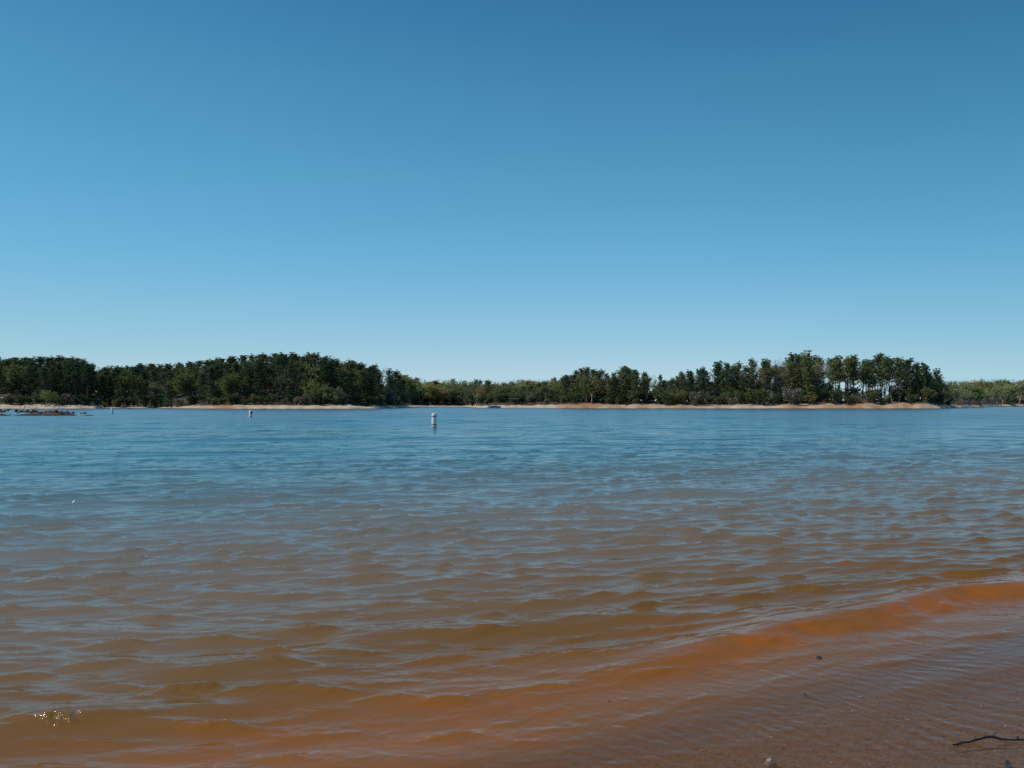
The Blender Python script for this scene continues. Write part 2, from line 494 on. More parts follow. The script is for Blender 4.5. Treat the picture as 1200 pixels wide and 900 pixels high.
def make_water():
    half = 47
    th = np.concatenate([np.radians(np.linspace(-110, -half, 60)[:-1]), np.radians(np.linspace(-half, half, 950)), np.radians(np.linspace(half, 110, 60)[1:])])
    r = np.concatenate([np.geomspace(1.3, 70, 1380)[:-1], 70 + 270 * np.linspace(0, 1, 760)[:-1] ** 1.25, np.geomspace(340, 700, 260)[:-1], np.geomspace(700, 1500, 30)])
    Rr, T = np.meshgrid(r, th, indexing='ij')
    X, Y = Rr * np.sin(T), Rr * np.cos(T)
    s = shore_s(X, Y)
    t = X * SH_N[1] - Y * SH_N[0]
    bed = ground_z(X, Y)
    depth0 = np.maximum(-bed, 0.0)
    shallow = np.where(Rr < 200, depth0, 4.0)
    amp = 0.03 + 0.97 * sstep(.04, .155, shallow)
    # waves bend towards the shore: bearing of travel turns with depth
    wr = np.random.default_rng(21)
    spacing = np.broadcast_to(np.maximum(np.maximum(np.gradient(r), r * .0019), .009)[:, None], X.shape)
    Zs = np.zeros_like(X); Vs = np.zeros_like(X)
    Z = np.zeros_like(X); DX = np.zeros_like(X); DY = np.zeros_like(X)
    n = 112
    lam = np.geomspace(.045, 6.0, n)
    # gusts: patches where the small waves are stronger
    gust = .55 + .9 * fbm(X * .10 + 3, Y * .16 + 8, 3)
    warpx = (fbm(X * .22, Y * .22, 2) - .5) * .9
    warpy = (fbm(X * .22 + 50, Y * .22 + 20, 2) - .5) * .9
    Xw, Yw = X + warpx, Y + warpy
    for k in range(n):
        l = lam[k] * wr.uniform(.95, 1.05)
        spread = .15 + .30 * math.exp(-l / .22)
        ang = R(-90) + R(12) + wr.normal(0, spread)          # travelling towards the camera, a little to the right
        kx, ky = math.cos(ang), math.sin(ang)
        steep = (.0200 + .030 * math.exp(-(math.log(l / .27) / .42) ** 2) + .017 * math.exp(-(math.log(l / .80) / .3) ** 2)) * (1 - .52 * sstep(9, 32, s))
        if l > 1.1: steep = .0098 - .0030 * sstep(60, 200, Rr)
        if l < .16: steep = steep * 1.5
        w = 2 * math.pi / l
        ph = wr.uniform(0, 6.283)
        keep = 1 - sstep(.28 * l, .46 * l, spacing)
        if l > 1.5: keep = keep * sstep(6, 20, s)
        if l < .5: keep = keep * gust
        steep = np.broadcast_to(steep, X.shape)
        rows = int(np.searchsorted(-(1 - sstep(.28 * l, .46 * l, np.maximum.accumulate(spacing[:, 0]))), -1e-6))
        if rows < 2: continue
        keep = np.broadcast_to(keep, X.shape)[:rows]
        a = steep[:rows] / w * keep
        arg = w * (kx * Xw[:rows] + ky * Yw[:rows]) + ph
        c_ = a * np.cos(arg)
        if l < .62:
            Zs[:rows] += c_; Vs[:rows] += a * a * .5
        else:
            Z[:rows] += c_
            sn = a * np.sin(arg) * 1.15
            DX[:rows] -= kx * sn; DY[:rows] -= ky * sn
    # the little waves have sharp narrow crests and flat troughs
    sg = np.sqrt(Vs) + 1e-9
    nn_ = np.clip(Zs / sg, -2.6, 2.6)
    Z += sg * (np.exp(.75 * nn_) - 1.32) * 1.05
    Z *= amp; DX *= amp; DY *= amp
    # the last waves running up on the shallows
    def crest(s0, h, wf, wb, tw):
        c = s0 + .09 * np.sin(t * 1.15 + .6) + .06 * np.sin(t * 2.7 + 2) + .26 * (fbm(t * .6 + s0 * 7, t * 0 + s0, 3) - .5) + .10 * (fbm(t * 3.1 + s0, t * 0 + 2 * s0, 2) - .5)
        u = s - c
        p = np.where(u < 0, np.exp(-(u / wf) ** 2), np.exp(-(u / wb) ** 2))
        return h * p * tw * (.7 + .6 * vnoise(t * .8 + s0 * 3, t * 0 + 1))
    Z += crest(4.25, .085, .18, .30, .06 + .94 * sstep(2.3, 4.4, t))
    Z += crest(5.35, .040, .30, .28, 1 - sstep(1.5, 6.5, t) * .6)
    Z += crest(4.75, .045, .20, .26, 1 - sstep(-.2, 2.6, t))
    Z += crest(3.05, .012, .12, .22, sstep(3.2, 4.6, t))
    # thin backwash streaks, criss-crossing
    wash = 1 - sstep(3.6, 4.9, s)
    # steep little ripples added near the left edge to catch sun glints
    gp = on_level(68, 851)
    gx, gy = X - gp.x, Y - gp.y
    gw = np.exp(-((gx * .94 + gy * .33) / .10) ** 2 - ((gy * .94 - gx * .33) / .085) ** 2)
    gph = (gx * .21 + gy * .98) * 2 * math.pi / .072 + 5 * (vnoise(X * 14, Y * 6) - .5)
    Z += np.where(gw > .03, gw * .017 * np.cos(gph) * sstep(.25, .75, vnoise(X * 32 + 5, Y * 24)), 0)
    near_rows = int(np.searchsorted(r, 11))
    Xn, Yn, wn = X[:near_rows], Y[:near_rows], wash[:near_rows]
    Xv = Xn + .35 * (fbm(Xn * 1.3 + 4, Yn * 1.3, 3) - .5)
    Yv = Yn + .35 * (fbm(Xn * 1.3 + 44, Yn * 1.3 + 9, 3) - .5)
    base_ang = math.atan2(-SH_N[1], -SH_N[0])
    for k in range(44):
        l = float(np.exp(wr.uniform(math.log(.028), math.log(.16))))
        ang = base_ang + (wr.normal(-1.35, .30) if k % 3 else wr.normal(-.1, .5))
        patch = sstep(.35, .75, vnoise(Xn * 1.4 + 9 * k, Yn * 1.9 + 4 * k))
        a = .0030 * l * (.4 + wr.random())
        Z[:near_rows] += wn * a * patch * np.cos(2 * math.pi / l * (math.cos(ang) * Xv + math.sin(ang) * Yv) + wr.uniform(0, 6.28)) * (1 - sstep(.28 * l, .46 * l, spacing[:near_rows]))
    Z = np.where((Z - bed < .004) & (bed < .03) & (Rr < 60), np.maximum(Z, bed + .004), Z)
    depth = np.where(Rr < 150, np.maximum(Z - bed, 0), 5.0) * (.24 + .76 * sstep(3.1, 3.9, s))
    c1 = 4.25 + .09 * np.sin(t * 1.15 + .6) + .06 * np.sin(t * 2.7 + 2) + .26 * (fbm(t * .6 + 4.25 * 7, t * 0 + 4.25, 3) - .5) + .10 * (fbm(t * 3.1 + 4.25, t * 0 + 8.5, 2) - .5)
    stir = np.exp(-((s - c1 + .16) / np.where(s < c1 - .16, .20, .16)) ** 2) * (.10 + .90 * sstep(1.7, 4.2, t)) * (.45 + .75 * vnoise(t * 1.1 + 2.3, s * 1.5))
    stir = np.maximum(stir, .6 * np.exp(-((s - 3.7) / .55) ** 2) * (1 - sstep(1.6, 3.4, t)) * sstep(-1.6, .8, t))
    silt = np.log10(np.clip(s, .6, 500)) / 2.7
    gloss = .05 + .22 * sstep(8, 140, Rr)
    gloss = gloss + .06 * (gw > .12)
    rise = np.gradient(Z, axis=0) / np.gradient(Rr, axis=0)       # wave fronts are smooth, the backs carry the small ripples
    ripple = (.04 + .09 * sstep(3.4, 5.5, s)) * (.5 + 1.0 * vnoise(X * .6, Y * 1.1)) * (1.15 - .95 * sstep(-.06, .16, rise)) * (1 - .6 * sstep(8, 25, s))
    ripple = np.where(gw > .25, 1.0, np.clip(ripple, 0, 1))
    return grid_mesh('water', X + DX, Y + DY, Z, water_material(), attrs={'depth': depth, 'stir': stir, 'silt': silt, 'gloss': gloss, 'ripple': ripple})
tag(make_water(), kind='structure')

# ------------------------------------------------------------------ foliage materials
def leaf_mat(name, rough=.6, trans=.22):
    m, nt, b = new_mat(name)
    N, L = nt.nodes.new, nt.links.new
    oi = N('ShaderNodeObjectInfo')
    g = N('ShaderNodeNewGeometry')
    hs = N('ShaderNodeHueSaturation')
    L(oi.outputs['Color'], hs.inputs['Color'])
    mr = N('ShaderNodeMapRange'); L(g.outputs['Random Per Island'], mr.inputs['Value'])
    mr.inputs['To Min'].default_value = .66; mr.inputs['To Max'].default_value = 1.34
    L(mr.outputs[0], hs.inputs['Value'])
    df = N('ShaderNodeBsdfDiffuse'); L(hs.outputs[0], df.inputs[0])
    tl = N('ShaderNodeBsdfTranslucent'); L(hs.outputs[0], tl.inputs[0])
    mx = N('ShaderNodeMixShader'); mx.inputs[0].default_value = trans
    L(df.outputs[0], mx.inputs[1]); L(tl.outputs[0], mx.inputs[2])
    L(mx.outputs[0], nt.nodes['Material Output'].inputs['Surface'])
    return m
M_NEEDLE = leaf_mat('pine_needles', trans=.15)
M_LEAF = leaf_mat('spring_leaves', trans=.3)
M_PBARK = noise_mat('pine_bark', (.10, .07, .05), (.22, .155, .115), 3, .95)
M_DBARK = noise_mat('grey_bark', (.13, .115, .10), (.24, .22, .20), 3, .95)

# ------------------------------------------------------------------ trees
def leaf_clump(rs, c, rad, flat, n, size, up=.5):
    """n small quads spread through an ellipsoid"""
    d = rs.normal(size=(n, 3)); d /= np.linalg.norm(d, axis=1)[:, None]
    p = d * (rs.random(n) ** .45)[:, None] * rad
    p[:, 2] *= flat
    p += c
    nrm = rs.normal(size=(n, 3)); nrm[:, 2] = np.abs(nrm[:, 2]) + up
    nrm /= np.linalg.norm(nrm, axis=1)[:, None]
    a = np.cross(nrm, rs.normal(size=(n, 3))); a /= np.linalg.norm(a, axis=1)[:, None]
    b = np.cross(nrm, a)
    s = size * (.6 + .8 * rs.random(n))[:, None]
    q = np.stack([p - a * s, p - b * s * .6, p + a * s, p + b * s * .6], 1)
    return q.reshape(-1, 3)

def quads(mb, arr):
    n = len(arr) // 4
    mb.add(arr, [(4 * i, 4 * i + 1, 4 * i + 2, 4 * i + 3) for i in range(n)])

def pine_meshes(seed, H=18., base=.45, rmax=2.9, dens=1.0, full=False):
    rs = np.random.default_rng(seed)
    tr, cr = MB(), MB()
    lean = rs.normal(0, .035, 2)
    def axis(h):
        t = h / H
        return np.array([lean[0] * h + .25 * math.sin(t * 4 + seed), lean[1] * h + .2 * math.sin(t * 3.1 + seed * 2), h])
    hs = np.linspace(-1.2, H * .97, 9)
    tr.tube([axis(h) for h in hs], [max(.27 * (1 - .86 * max(h, 0) / H), .03) for h in hs], 7)
    nl = int(56 * dens * (1.25 if full else 1))
    for i in range(nl):
        t = (i + rs.random()) / nl
        h = H * (base + (1 - base) * .985 * t)
        if full:
            prof = math.sqrt(max(1 - ((t - .30) / .74) ** 2, 0)) * (.80 + .20 * math.sin(t * 9 + seed)) + .06
        else:
            prof = math.sqrt(max(1 - ((t - .42) / .66) ** 2, 0)) * 1.02 + .06
        ln = rmax * prof * rs.uniform(.55, 1.15)
        if rs.random() < .13: ln *= .35
        az = i * 2.4 + rs.normal(0, .5)
        rise = R(rs.uniform(-8, 18) + 42 * t)
        p0 = axis(h)
        dv = np.array([math.cos(az) * math.cos(rise), math.sin(az) * math.cos(rise), math.sin(rise)])
        p1 = p0 + dv * ln * .55
        p2 = p0 + dv * ln + np.array([0, 0, .12 * ln])
        tr.tube([p0, p1, p2], [.055 + .02 * ln / rmax, .04, .012], 4, False)
        for f in ([1.0, .72, .42] if ln > 1.4 else [1.0, .5]):
            c = p0 + (p2 - p0) * f + rs.normal(0, .18, 3)
            rad = rs.uniform(.55, .95) * (.75 + .35 * (1 - t))
            quads(cr, leaf_clump(rs, c, rad, .55, int(rs.integers(22, 32)), .19))
    for q_ in range(3): quads(cr, leaf_clump(rs, axis(H * .955) + rs.normal(0, .45, 3) * [1, 1, .3], .85, .6, 24, .18))
    # dead stubs on the bare stem
    if not full:
        for i in range(7):
            h = H * rs.uniform(.22, base)
            az = rs.uniform(0, 6.28); ln = rs.uniform(.5, 1.4)
            p0 = axis(h)
            tr.tube([p0, p0 + np.array([math.cos(az) * ln, math.sin(az) * ln, -.1])], [.03, .01], 4, False)
    return tr.mesh('trunk', M_PBARK, True), cr.mesh('crown', M_NEEDLE)

def broad_meshes(seed, H=15., spread=.30, leaves=1.0, low=.28, size=.15, fine_twigs=False):
    rs = np.random.default_rng(seed)
    tr, cr = MB(), MB()
    def grow(p, d, ln, rad, lev):
        steps = 3
        pts, rr = [p], [rad]
        q = p.copy(); dd = d.copy()
        for i in range(steps):
            dd = dd + rs.normal(0, .13, 3); dd[2] += .05; dd /= np.linalg.norm(dd)
            q = q + dd * ln / steps
            pts.append(q.copy()); rr.append(rad * (1 - .42 * (i + 1) / steps))
        tr.tube(pts, rr, 7 if lev == 0 else (5 if lev == 1 else 3), False)
        if lev >= 2 and leaves > 0:
            for f in (1, 2, 3):
                if rs.random() < .85:
                    n = int(rs.integers(9, 17) * leaves)
                    if n: quads(cr, leaf_clump(rs, pts[f] + rs.normal(0, .2, 3), rs.uniform(.5, .95), .75, n, size, .2))
        if lev == (4 if fine_twigs else 3): return
        nk = [6, 4, 3, 3][lev]
        for i in range(nk):
            f = rs.uniform(.45, 1.0) if i else 1.0
            idx = f * steps; a = int(min(idx, steps - 1)); b = idx - a
            o = pts[a] * (1 - b) + pts[a + 1] * b
            az = rs.uniform(0, 6.28) + i * 2.1
            tilt = R(rs.uniform(22, 58)) if i else R(rs.uniform(3, 14))
            # a direction leaning away from the parent
            u = np.cross(dd, [0.3, 0.2, .9]); u /= np.linalg.norm(u) + 1e-9
            w = np.cross(dd, u)
            nd = dd * math.cos(tilt) + (u * math.cos(az) + w * math.sin(az)) * math.sin(tilt)
            grow(o, nd, ln * rs.uniform(.50, .78) * (spread / .30 if lev == 0 else 1), rad * .55, lev + 1)
    grow(np.array([0, 0, -1.0]), np.array([0, 0, 1.]), H * (low + .12) + 1.0, .24, 0)
    v = np.concatenate(tr.v + cr.v)
    k = H / v[:, 2].max()
    for mb in (tr, cr):
        for a in mb.v:
            a *= k
    if not cr.v:
        return tr.mesh('trunk', M_DBARK, True), None
    return tr.mesh('trunk', M_DBARK, True), cr.mesh('crown', M_LEAF)

def bush_meshes(seed, H=2.4):
    rs = np.random.default_rng(seed)
    tr, cr = MB(), MB()
    for i in range(9):
        az = rs.uniform(0, 6.28); out = rs.uniform(.1, .75) * H * .55; h = H * rs.uniform(.55, .97)
        p2 = np.array([math.cos(az) * out, math.sin(az) * out, h * .92])
        tr.tube([np.array([math.cos(az) * .1, math.sin(az) * .1, -.4]), p2 * .55, p2], [.035, .025, .01], 4, False)
        for f in (.4, .62, .82, 1.0):
            quads(cr, leaf_clump(rs, p2 * f + rs.normal(0, .12, 3), H * .17, .85, 20, .11, .3))
    return tr.mesh('stem', M_DBARK, True), cr.mesh('foliage', M_LEAF)

PINE_TALL = [(pine_meshes(100 + i, 18, b, r_, d_), 18.) for i, (b, r_, d_) in enumerate([(.50, 2.9, 1.05), (.38, 3.2, 1.15), (.54, 2.7, .95), (.32, 3.3, 1.25), (.46, 2.7, 1.05)])]
PINE_FULL = [(pine_meshes(200 + i, 16, b, r_, 1.25, True), 16.) for i, (b, r_) in enumerate([(.05, 3.9), (.10, 3.6), (.04, 3.4), (.14, 4.0)])]
BROAD = [(broad_meshes(300 + i, 14., s_, l_, lo), 14.) for i, (s_, l_, lo) in enumerate([(.32, 1.5, .10), (.36, 1.6, .06), (.30, 1.3, .14), (.34, 1.8, .04), (.30, 1.0, .12)])]
BROAD_HI = [(broad_meshes(350 + i, 16., .26, l_, .30, .14), 16.) for i, l_ in enumerate([1.0, .8, .9])]
THIN = [(broad_meshes(400 + i, 14., .28, .28, .3, .12), 14.) for i in range(3)]
BUSH = [(bush_meshes(500 + i), 2.4) for i in range(3)]
print('tree faces', [len(p[0][1].polygons) for p in PINE_TALL + PINE_FULL + BROAD + THIN + BUSH])

GREENS = {'dark': (.098, .122, .058), 'blue': (.078, .115, .070), 'olive': (.165, .165, .066), 'bright': (.140, .172, .060), 'yellow': (.26, .25, .085),
          'rust': (.290, .205, .105), 'grey': (.215, .195, .145), 'pale': (.255, .255, .130), 'moss': (.130, .160, .068)}

def vary(c, rs, a=.18):
    k = 1 + rs.uniform(-a, a)
    return (c[0] * k * (1 + rs.uniform(-.1, .1)), c[1] * k, c[2] * k * (1 + rs.uniform(-.1, .1)), 1)

def plant(name, proto, loc, H, rz, color, label, cat, group=None, wide=1.0, parts=('trunk', 'crown')):
    (tm, cm), H0 = proto
    k = H / H0
    e = empty(name, loc, rz)
    e.scale = (k * wide, k * wide, k)
    tag(e, label, cat, group)
    for pn, me in zip(parts, (tm, cm)):
        if me is None: continue
        o = bpy.data.objects.new(pn, me)
        COL.objects.link(o)
        o.parent = e
        o.color = color
    return e

def top_height(px, Y, z0):
    return EYE + (HOR - float(TOPS(px))) / F * Y - z0

trs = np.random.default_rng(77)
def stand_tree(px, d, kind, tone, label, group, hnat=None, jit=(.9, 1.0), wide=1.0, tint=1.0):
    q, Yw = None, float(WATERLINE(px)) + d
    x, y = (px - 600) / F * Yw, Yw
    z = gz(x, y)
    H = top_height(px, Yw, z) * trs.uniform(*jit)
    if hnat: H = min(H, trs.uniform(*hnat))
    H = max(H, 2.5)
    name, cat, protos = {'tall': ('pine_tree', 'pine tree', PINE_TALL), 'full': ('pine_tree', 'pine tree', PINE_FULL),
                         'broad': ('broadleaf_tree', 'tree', BROAD), 'high': ('broadleaf_tree', 'tree', BROAD_HI), 'thin': ('bare_tree', 'tree', THIN), 'bush': ('bush', 'bush', BUSH)}[kind]
    p = protos[int(trs.integers(len(protos)))]
    return plant(name, p, (x, y, z - .1), H, trs.uniform(0, 6.28), vary([q * tint for q in GREENS[tone]], trs), label, cat, group, wide,
                 ('stem', 'foliage') if kind == 'bush' else ('trunk', 'crown'))

def pick(opts):
    w = np.array([o[-1] for o in opts], float)
    return opts[int(trs.choice(len(opts), p=w / w.sum()))]

LBL = {
    'L': ('left shore forest', {
        'tall': 'tall dark pine packed into the hillside forest on the left shore',
        'full': 'bushy dark pine with low branches in the left shore forest',
        'broad': 'broadleaf tree in spring leaf among the pines of the left shore forest',
        'thin': 'thinly leafed grey tree among the pines of the left shore forest'}),
    'C': ('far cove woods', {
        'tall': 'small distant pine in the woods behind the middle beach',
        'full': 'small distant bushy pine in the woods behind the middle beach',
        'broad': 'olive or rusty spring broadleaf in the woods behind the middle beach',
        'thin': 'thinly leafed grey tree in the woods behind the middle beach'}),
    'P': ('pine clump', {
        'tall': 'tall pine in the dense clump where the middle beach turns red',
        'full': 'bushy pine with low branches in the clump where the middle beach turns red',
        'broad': 'broadleaf tree among the pine clump where the middle beach turns red'}),
    'I': ('right point', {
        'tall': 'tall bare-stemmed pine on the narrow wooded point at right',
        'full': 'low-branched bushy pine on the narrow wooded point at right',
        'broad': 'spring broadleaf tree among the pines of the wooded point at right',
        'thin': 'thinly leafed tree among the pines of the wooded point at right'}),
    'R': ('far right woods', {
        'broad': 'olive broadleaf tree in the distant woods beyond the point at far right',
        'thin': 'thinly leafed grey tree in the distant woods beyond the point at far right'}),
    'G': ('gap woods', {'broad': 'very distant tree seen low through the gap between the pine clumps'}),
}
def put(stand, px, d, kind, tone, **kw):
    kw.setdefault('tint', 1.35 if stand in 'RC' and kind == 'broad' else {'I': 1.3, 'P': 1.2}.get(stand, 1.08))
    for (cpx, cd, cw) in ((4.3, 44, 5.5), (213.5, 46, 6)):
        if abs(px - cpx) < cw and d < cd: return
    gname, labels = LBL[stand]
    kindname = {'tall': 'tall pines', 'full': 'bushy pines', 'broad': 'broadleaf trees', 'thin': 'thin grey trees'}[kind]
    return stand_tree(px, d, 'high' if (stand == 'I' and kind == 'broad') else kind, tone, labels[kind], f'{kindname} of the {gname}', **kw)

trs = np.random.default_rng(900)
# left shore forest: five rows climbing the hill
for row, (d0, step, jit, hn) in enumerate([(25, 12, (.80, .98), (11, 15.5)), (36, 13, (.86, .99), (13, 17)), (54, 13.5, (.90, 1.0), (14, 18)), (78, 13, (.93, 1.0), (14, 18)), (108, 10, (.975, 1.0), None)]):
    px = -12 + row * 3
    while px < 476:
        cx = px + trs.normal(0, 2.2)
        kind, tone, _ = pick([('full', 'dark', 4), ('full', 'blue', 2), ('tall', 'dark', 3), ('tall', 'blue', 2), ('tall', 'moss', 1.2), ('broad', 'olive', .9), ('broad', 'bright', .5), ('thin', 'grey', .4)]
                             if row < 3 else [('full', 'dark', 3), ('full', 'moss', 2), ('tall', 'dark', 2.4), ('broad', 'moss', 2.2), ('broad', 'bright', .8), ('broad', 'olive', .8)])
        dd = d0 + trs.uniform(-4, 5)
        if row == 0 and 120 < cx < 210: dd -= 14
        if cx < 440 or row < 3:
            put('L', cx, dd, kind, tone, jit=jit, hnat=hn, wide=1.1 if row < 2 else 1.35)
        px += step * trs.uniform(.8, 1.25)

trs = np.random.default_rng(901)
# young pines filling the slope under the tall ones
for px in np.arange(-14, 476, 6.5):
    cx = px + trs.normal(0, 2)
    stand_tree(cx, 66 + trs.uniform(-12, 34), 'broad', str(trs.choice(['dark', 'moss'])), 'young dark broadleaf filling the slope under the tall trees of the left forest',
               'young trees of the left slope', hnat=(6, 10), wide=1.2)

trs = np.random.default_rng(902)
# woods at the back of the cove
for row, (d0, step, jit) in enumerate([(22, 9, (.66, .92)), (40, 8.5, (.85, .98)), (70, 8.5, (.94, 1.02))]):
    px = 462 + row * 4
    while px < 668:
        cx = px + trs.normal(0, 2)
        dd = d0 + trs.uniform(-4, 5) + (20 if 555 < cx < 640 else 0) + (20 if cx >= 640 else 0)
        pw = 3.0 if 610 < cx < 662 else 1.0
        kind, tone, _ = pick([('broad', 'rust', .9), ('broad', 'olive', 3), ('broad', 'pale', .9), ('broad', 'moss', 2.2), ('broad', 'yellow', .6), ('thin', 'grey', .5), ('tall', 'dark', .5 * pw), ('full', 'moss', 1.2 * pw)])
        put('C', cx, dd, kind, tone, jit=jit, wide=1.25)
        px += step * trs.uniform(.8, 1.25)

trs = np.random.default_rng(903)
# pine clump in the middle
for row, (d0, step, jit) in enumerate([(20, 8.5, (.62, 1.0)), (30, 8, (.8, 1.0)), (42, 8, (.88, 1.02))]):
    px = 662 + row * 3
    while px < 763:
        cx = px + trs.normal(0, 1.6)
        kind, tone, _ = pick([('full', 'dark', 3), ('full', 'moss', 2), ('full', 'olive', .8), ('tall', 'dark', 2.5), ('tall', 'blue', 1.5), ('broad', 'olive', .5)])
        put('P', cx, d0 + trs.uniform(-4, 4), kind, tone, jit=jit)
        px += step * trs.uniform(.8, 1.2)

trs = np.random.default_rng(904)
# the wooded point: tall open pines, low understorey
for row, (d0, step, jit) in enumerate([(20, 10.5, (.75, .99)), (29, 10.5, (.86, 1.02)), (39, 12, (.88, 1.0))]):
    px = 776 + row * 4
    while px < 1100:
        cx = px + trs.normal(0, 2.2)
        if cx < 830: opts = [('tall', 'blue', 2), ('tall', 'dark', 2), ('full', 'dark', 1), ('tall', 'moss', 1)]
        elif cx < 880: opts = [('tall', 'blue', 3), ('full', 'dark', 2), ('tall', 'dark', 1), ('thin', 'grey', .4)]
        elif cx < 968: opts = [('tall', 'dark', 2.4), ('tall', 'olive', 1.2), ('tall', 'moss', 1), ('broad', 'olive', 1), ('broad', 'rust', .6), ('thin', 'grey', 1.2), ('full', 'moss', .4)]
        elif cx < 1072: opts = [('tall', 'dark', 3), ('tall', 'olive', 1.2), ('tall', 'blue', 1), ('tall', 'moss', 2), ('thin', 'grey', .4)]
        else: opts = [('full', 'dark', 2), ('tall', 'dark', 2), ('full', 'blue', 1)]
        kind, tone, _ = pick(opts)
        if 975 < cx < 1072 and kind != 'tall' and trs.random() < .5: kind, tone = 'tall', 'dark'
        put('I', cx, d0 + trs.uniform(-4, 4), kind, tone, jit=jit)
        px += step * trs.uniform(.75, 1.3)
for px in np.arange(774, 1108, 3.4):
    cx = px + trs.normal(0, 1.5)
    kind = 'full' if trs.random() < .22 else 'bush'
    if kind == 'full':
        stand_tree(cx, 24 + trs.uniform(-4, 14), 'full', str(trs.choice(['dark', 'moss'])), 'young low pine filling in under the tall pines of the point at right',
                   'young pines under the right point', hnat=(3.5, 7.5))
    else:
        stand_tree(cx, 12 + trs.uniform(-2, 22), 'bush', str(trs.choice(['dark', 'moss', 'olive', 'grey'])), 'low undergrowth bush beneath the tall pines of the point at right',
                   'bushes under the right point', hnat=(3.2, 7.2), wide=1.2)
trs = np.random.default_rng(905)
for px in np.concatenate([np.arange(780, 972, 7.5), np.arange(1064, 1104, 8)]):
    cx = px + trs.normal(0, 2)
    stand_tree(cx, 40 + trs.uniform(-5, 5), 'broad', str(trs.choice(['dark', 'moss', 'olive'])), 'middling leafy tree standing behind the pine stems of the point at right',
               'leafy trees behind the pines of the point', hnat=(8, 12), wide=1.0)
# undergrowth along the edge of the left forest, the clump and the cove
for px in np.concatenate([np.arange(-20, 470, 9.0), np.arange(482, 760, 8.0)]):
    cx = px + trs.normal(0, 2.5)
    where = 'left shore forest' if cx < 476 else ('middle beach woods' if cx < 664 else 'middle pine clump')
    extra = 8 if 555 < cx < 640 else 0
    stand_tree(cx, 19 + trs.uniform(-2, 6) + extra - (12 if 120 < cx < 210 else 0), 'bush', str(trs.choice(['dark', 'dark', 'moss', 'grey'])),
               f'low undergrowth bush along the front edge of the {where}', f'bushes along the {where}', hnat=(2.2, 5.0), wide=1.35)

trs = np.random.default_rng(906)
# far right woods
for row, (d0, step, jit) in enumerate([(16, 8, (.62, .9)), (32, 7.5, (.82, .97)), (60, 7.5, (.92, 1.02))]):
    px = 1104 + row * 3
    while px < 1250:
        cx = px + trs.normal(0, 1.5)
        kind, tone, _ = pick([('broad', 'olive', 2.4), ('broad', 'moss', .8), ('broad', 'pale', 2.2), ('broad', 'rust', .4), ('broad', 'bright', .6), ('broad', 'yellow', .5), ('broad', 'grey', .4)])
        dd = d0 + (max(615 - float(WATERLINE(cx)), 0) if row else 0) + trs.uniform(-4, 4)
        put('R', cx, dd, kind, tone, jit=jit, wide=1.25)
        px += step * trs.uniform(.8, 1.2)
for stand, x0, x1, d0, step, lab, gr in ((0, 432, 668, 34, 4.6, 'thicket bush in the shade of the woods behind the middle beach', 'thicket of the cove woods'),
                                         (0, 664, 766, 30, 4.6, 'thicket bush in the shade of the middle pine clump', 'thicket of the pine clump'),
                                         (0, 1098, 1240, 26, 4.2, 'thicket bush at the foot of the distant woods at far right', 'thicket of the far right woods')):
    pxs = np.arange(x0, x1, step)
    if x0 == 432: pxs = np.concatenate([pxs, np.arange(438, 500, 3.4)])
    for px in pxs:
        cx = px + trs.normal(0, 1.5)
        dd = d0 + trs.uniform(-8, 14) + (8 if 555 < cx < 640 else 0) + (max(600 - float(WATERLINE(cx)), 0) if cx > 1104 else 0)
        stand_tree(cx, dd, 'bush', str(trs.choice(['dark', 'moss', 'olive', 'grey'])), lab, gr, hnat=(3.5, 6.5), wide=1.35)
# the faint wood in the gap
for i, px in enumerate(np.arange(758, 806, 4.5)):
    Yg = 780 + trs.uniform(-20, 20)
    x = (px - 600) / F * Yg
    z = gz(x, Yg)
    H = EYE + (HOR - 457 - trs.uniform(-1, 2)) / F * Yg - z
    plant('broadleaf_tree', BROAD[i % 5], (x, Yg, z - .1), H, trs.uniform(0, 6.28), vary(GREENS['moss'], trs), LBL['G'][1]['broad'], 'tree', 'trees seen through the gap')

trs = np.random.default_rng(907)
# trees that stand out
def landmark(px, ybase, ytop, d, kind, idx, tone, label, wide=1.0):
    Yw = float(WATERLINE(px)) + d
    x = (px - 600) / F * Yw
    z = gz(x, Yw)
    H = EYE + (HOR - ytop) / F * Yw - z
    name, cat, protos = {'tall': ('pine_tree', 'pine tree', PINE_TALL), 'full': ('pine_tree', 'pine tree', PINE_FULL), 'broad': ('broadleaf_tree', 'tree', BROAD), 'high': ('broadleaf_tree', 'tree', BROAD_HI),
                         'thin': ('bare_tree', 'tree', THIN), 'bush': ('bush', 'bush', BUSH)}[kind]
    return plant(name, protos[idx], (x, Yw, z - .1), H, px, vary(GREENS[tone], trs, .05), label, cat, None, wide, ('stem', 'foliage') if kind == 'bush' else ('trunk', 'crown'))
landmark(54, 473, 455.5, 12, 'broad', 3, 'yellow', 'small round yellow-green tree alone on the stony beach at far left', 1.15)
landmark(163, 470, 432, 9, 'broad', 1, 'bright', 'bright green tree in fresh leaf before dark pines, left of the skyline dip')
landmark(177, 472, 444, 8, 'broad', 0, 'pale', 'pale tan budding tree at the water edge left of the first dark cove')
landmark(362, 472, 443, 21, 'broad', 3, 'yellow', 'yellow-green tree at the forest edge above the left pale beach')
landmark(378, 472, 447, 20, 'broad', 0, 'pale', 'pale straw-coloured tree just right of the yellow-green one above the left beach')
landmark(396, 472, 452, 20, 'broad', 2, 'pale', 'pale low tree with visible branches at the right end of the straw-coloured trees', 1.1)
landmark(443, 472, 427, 40, 'thin', 0, 'grey', 'almost leafless tree sticking out of the left forest skyline where the hill falls')
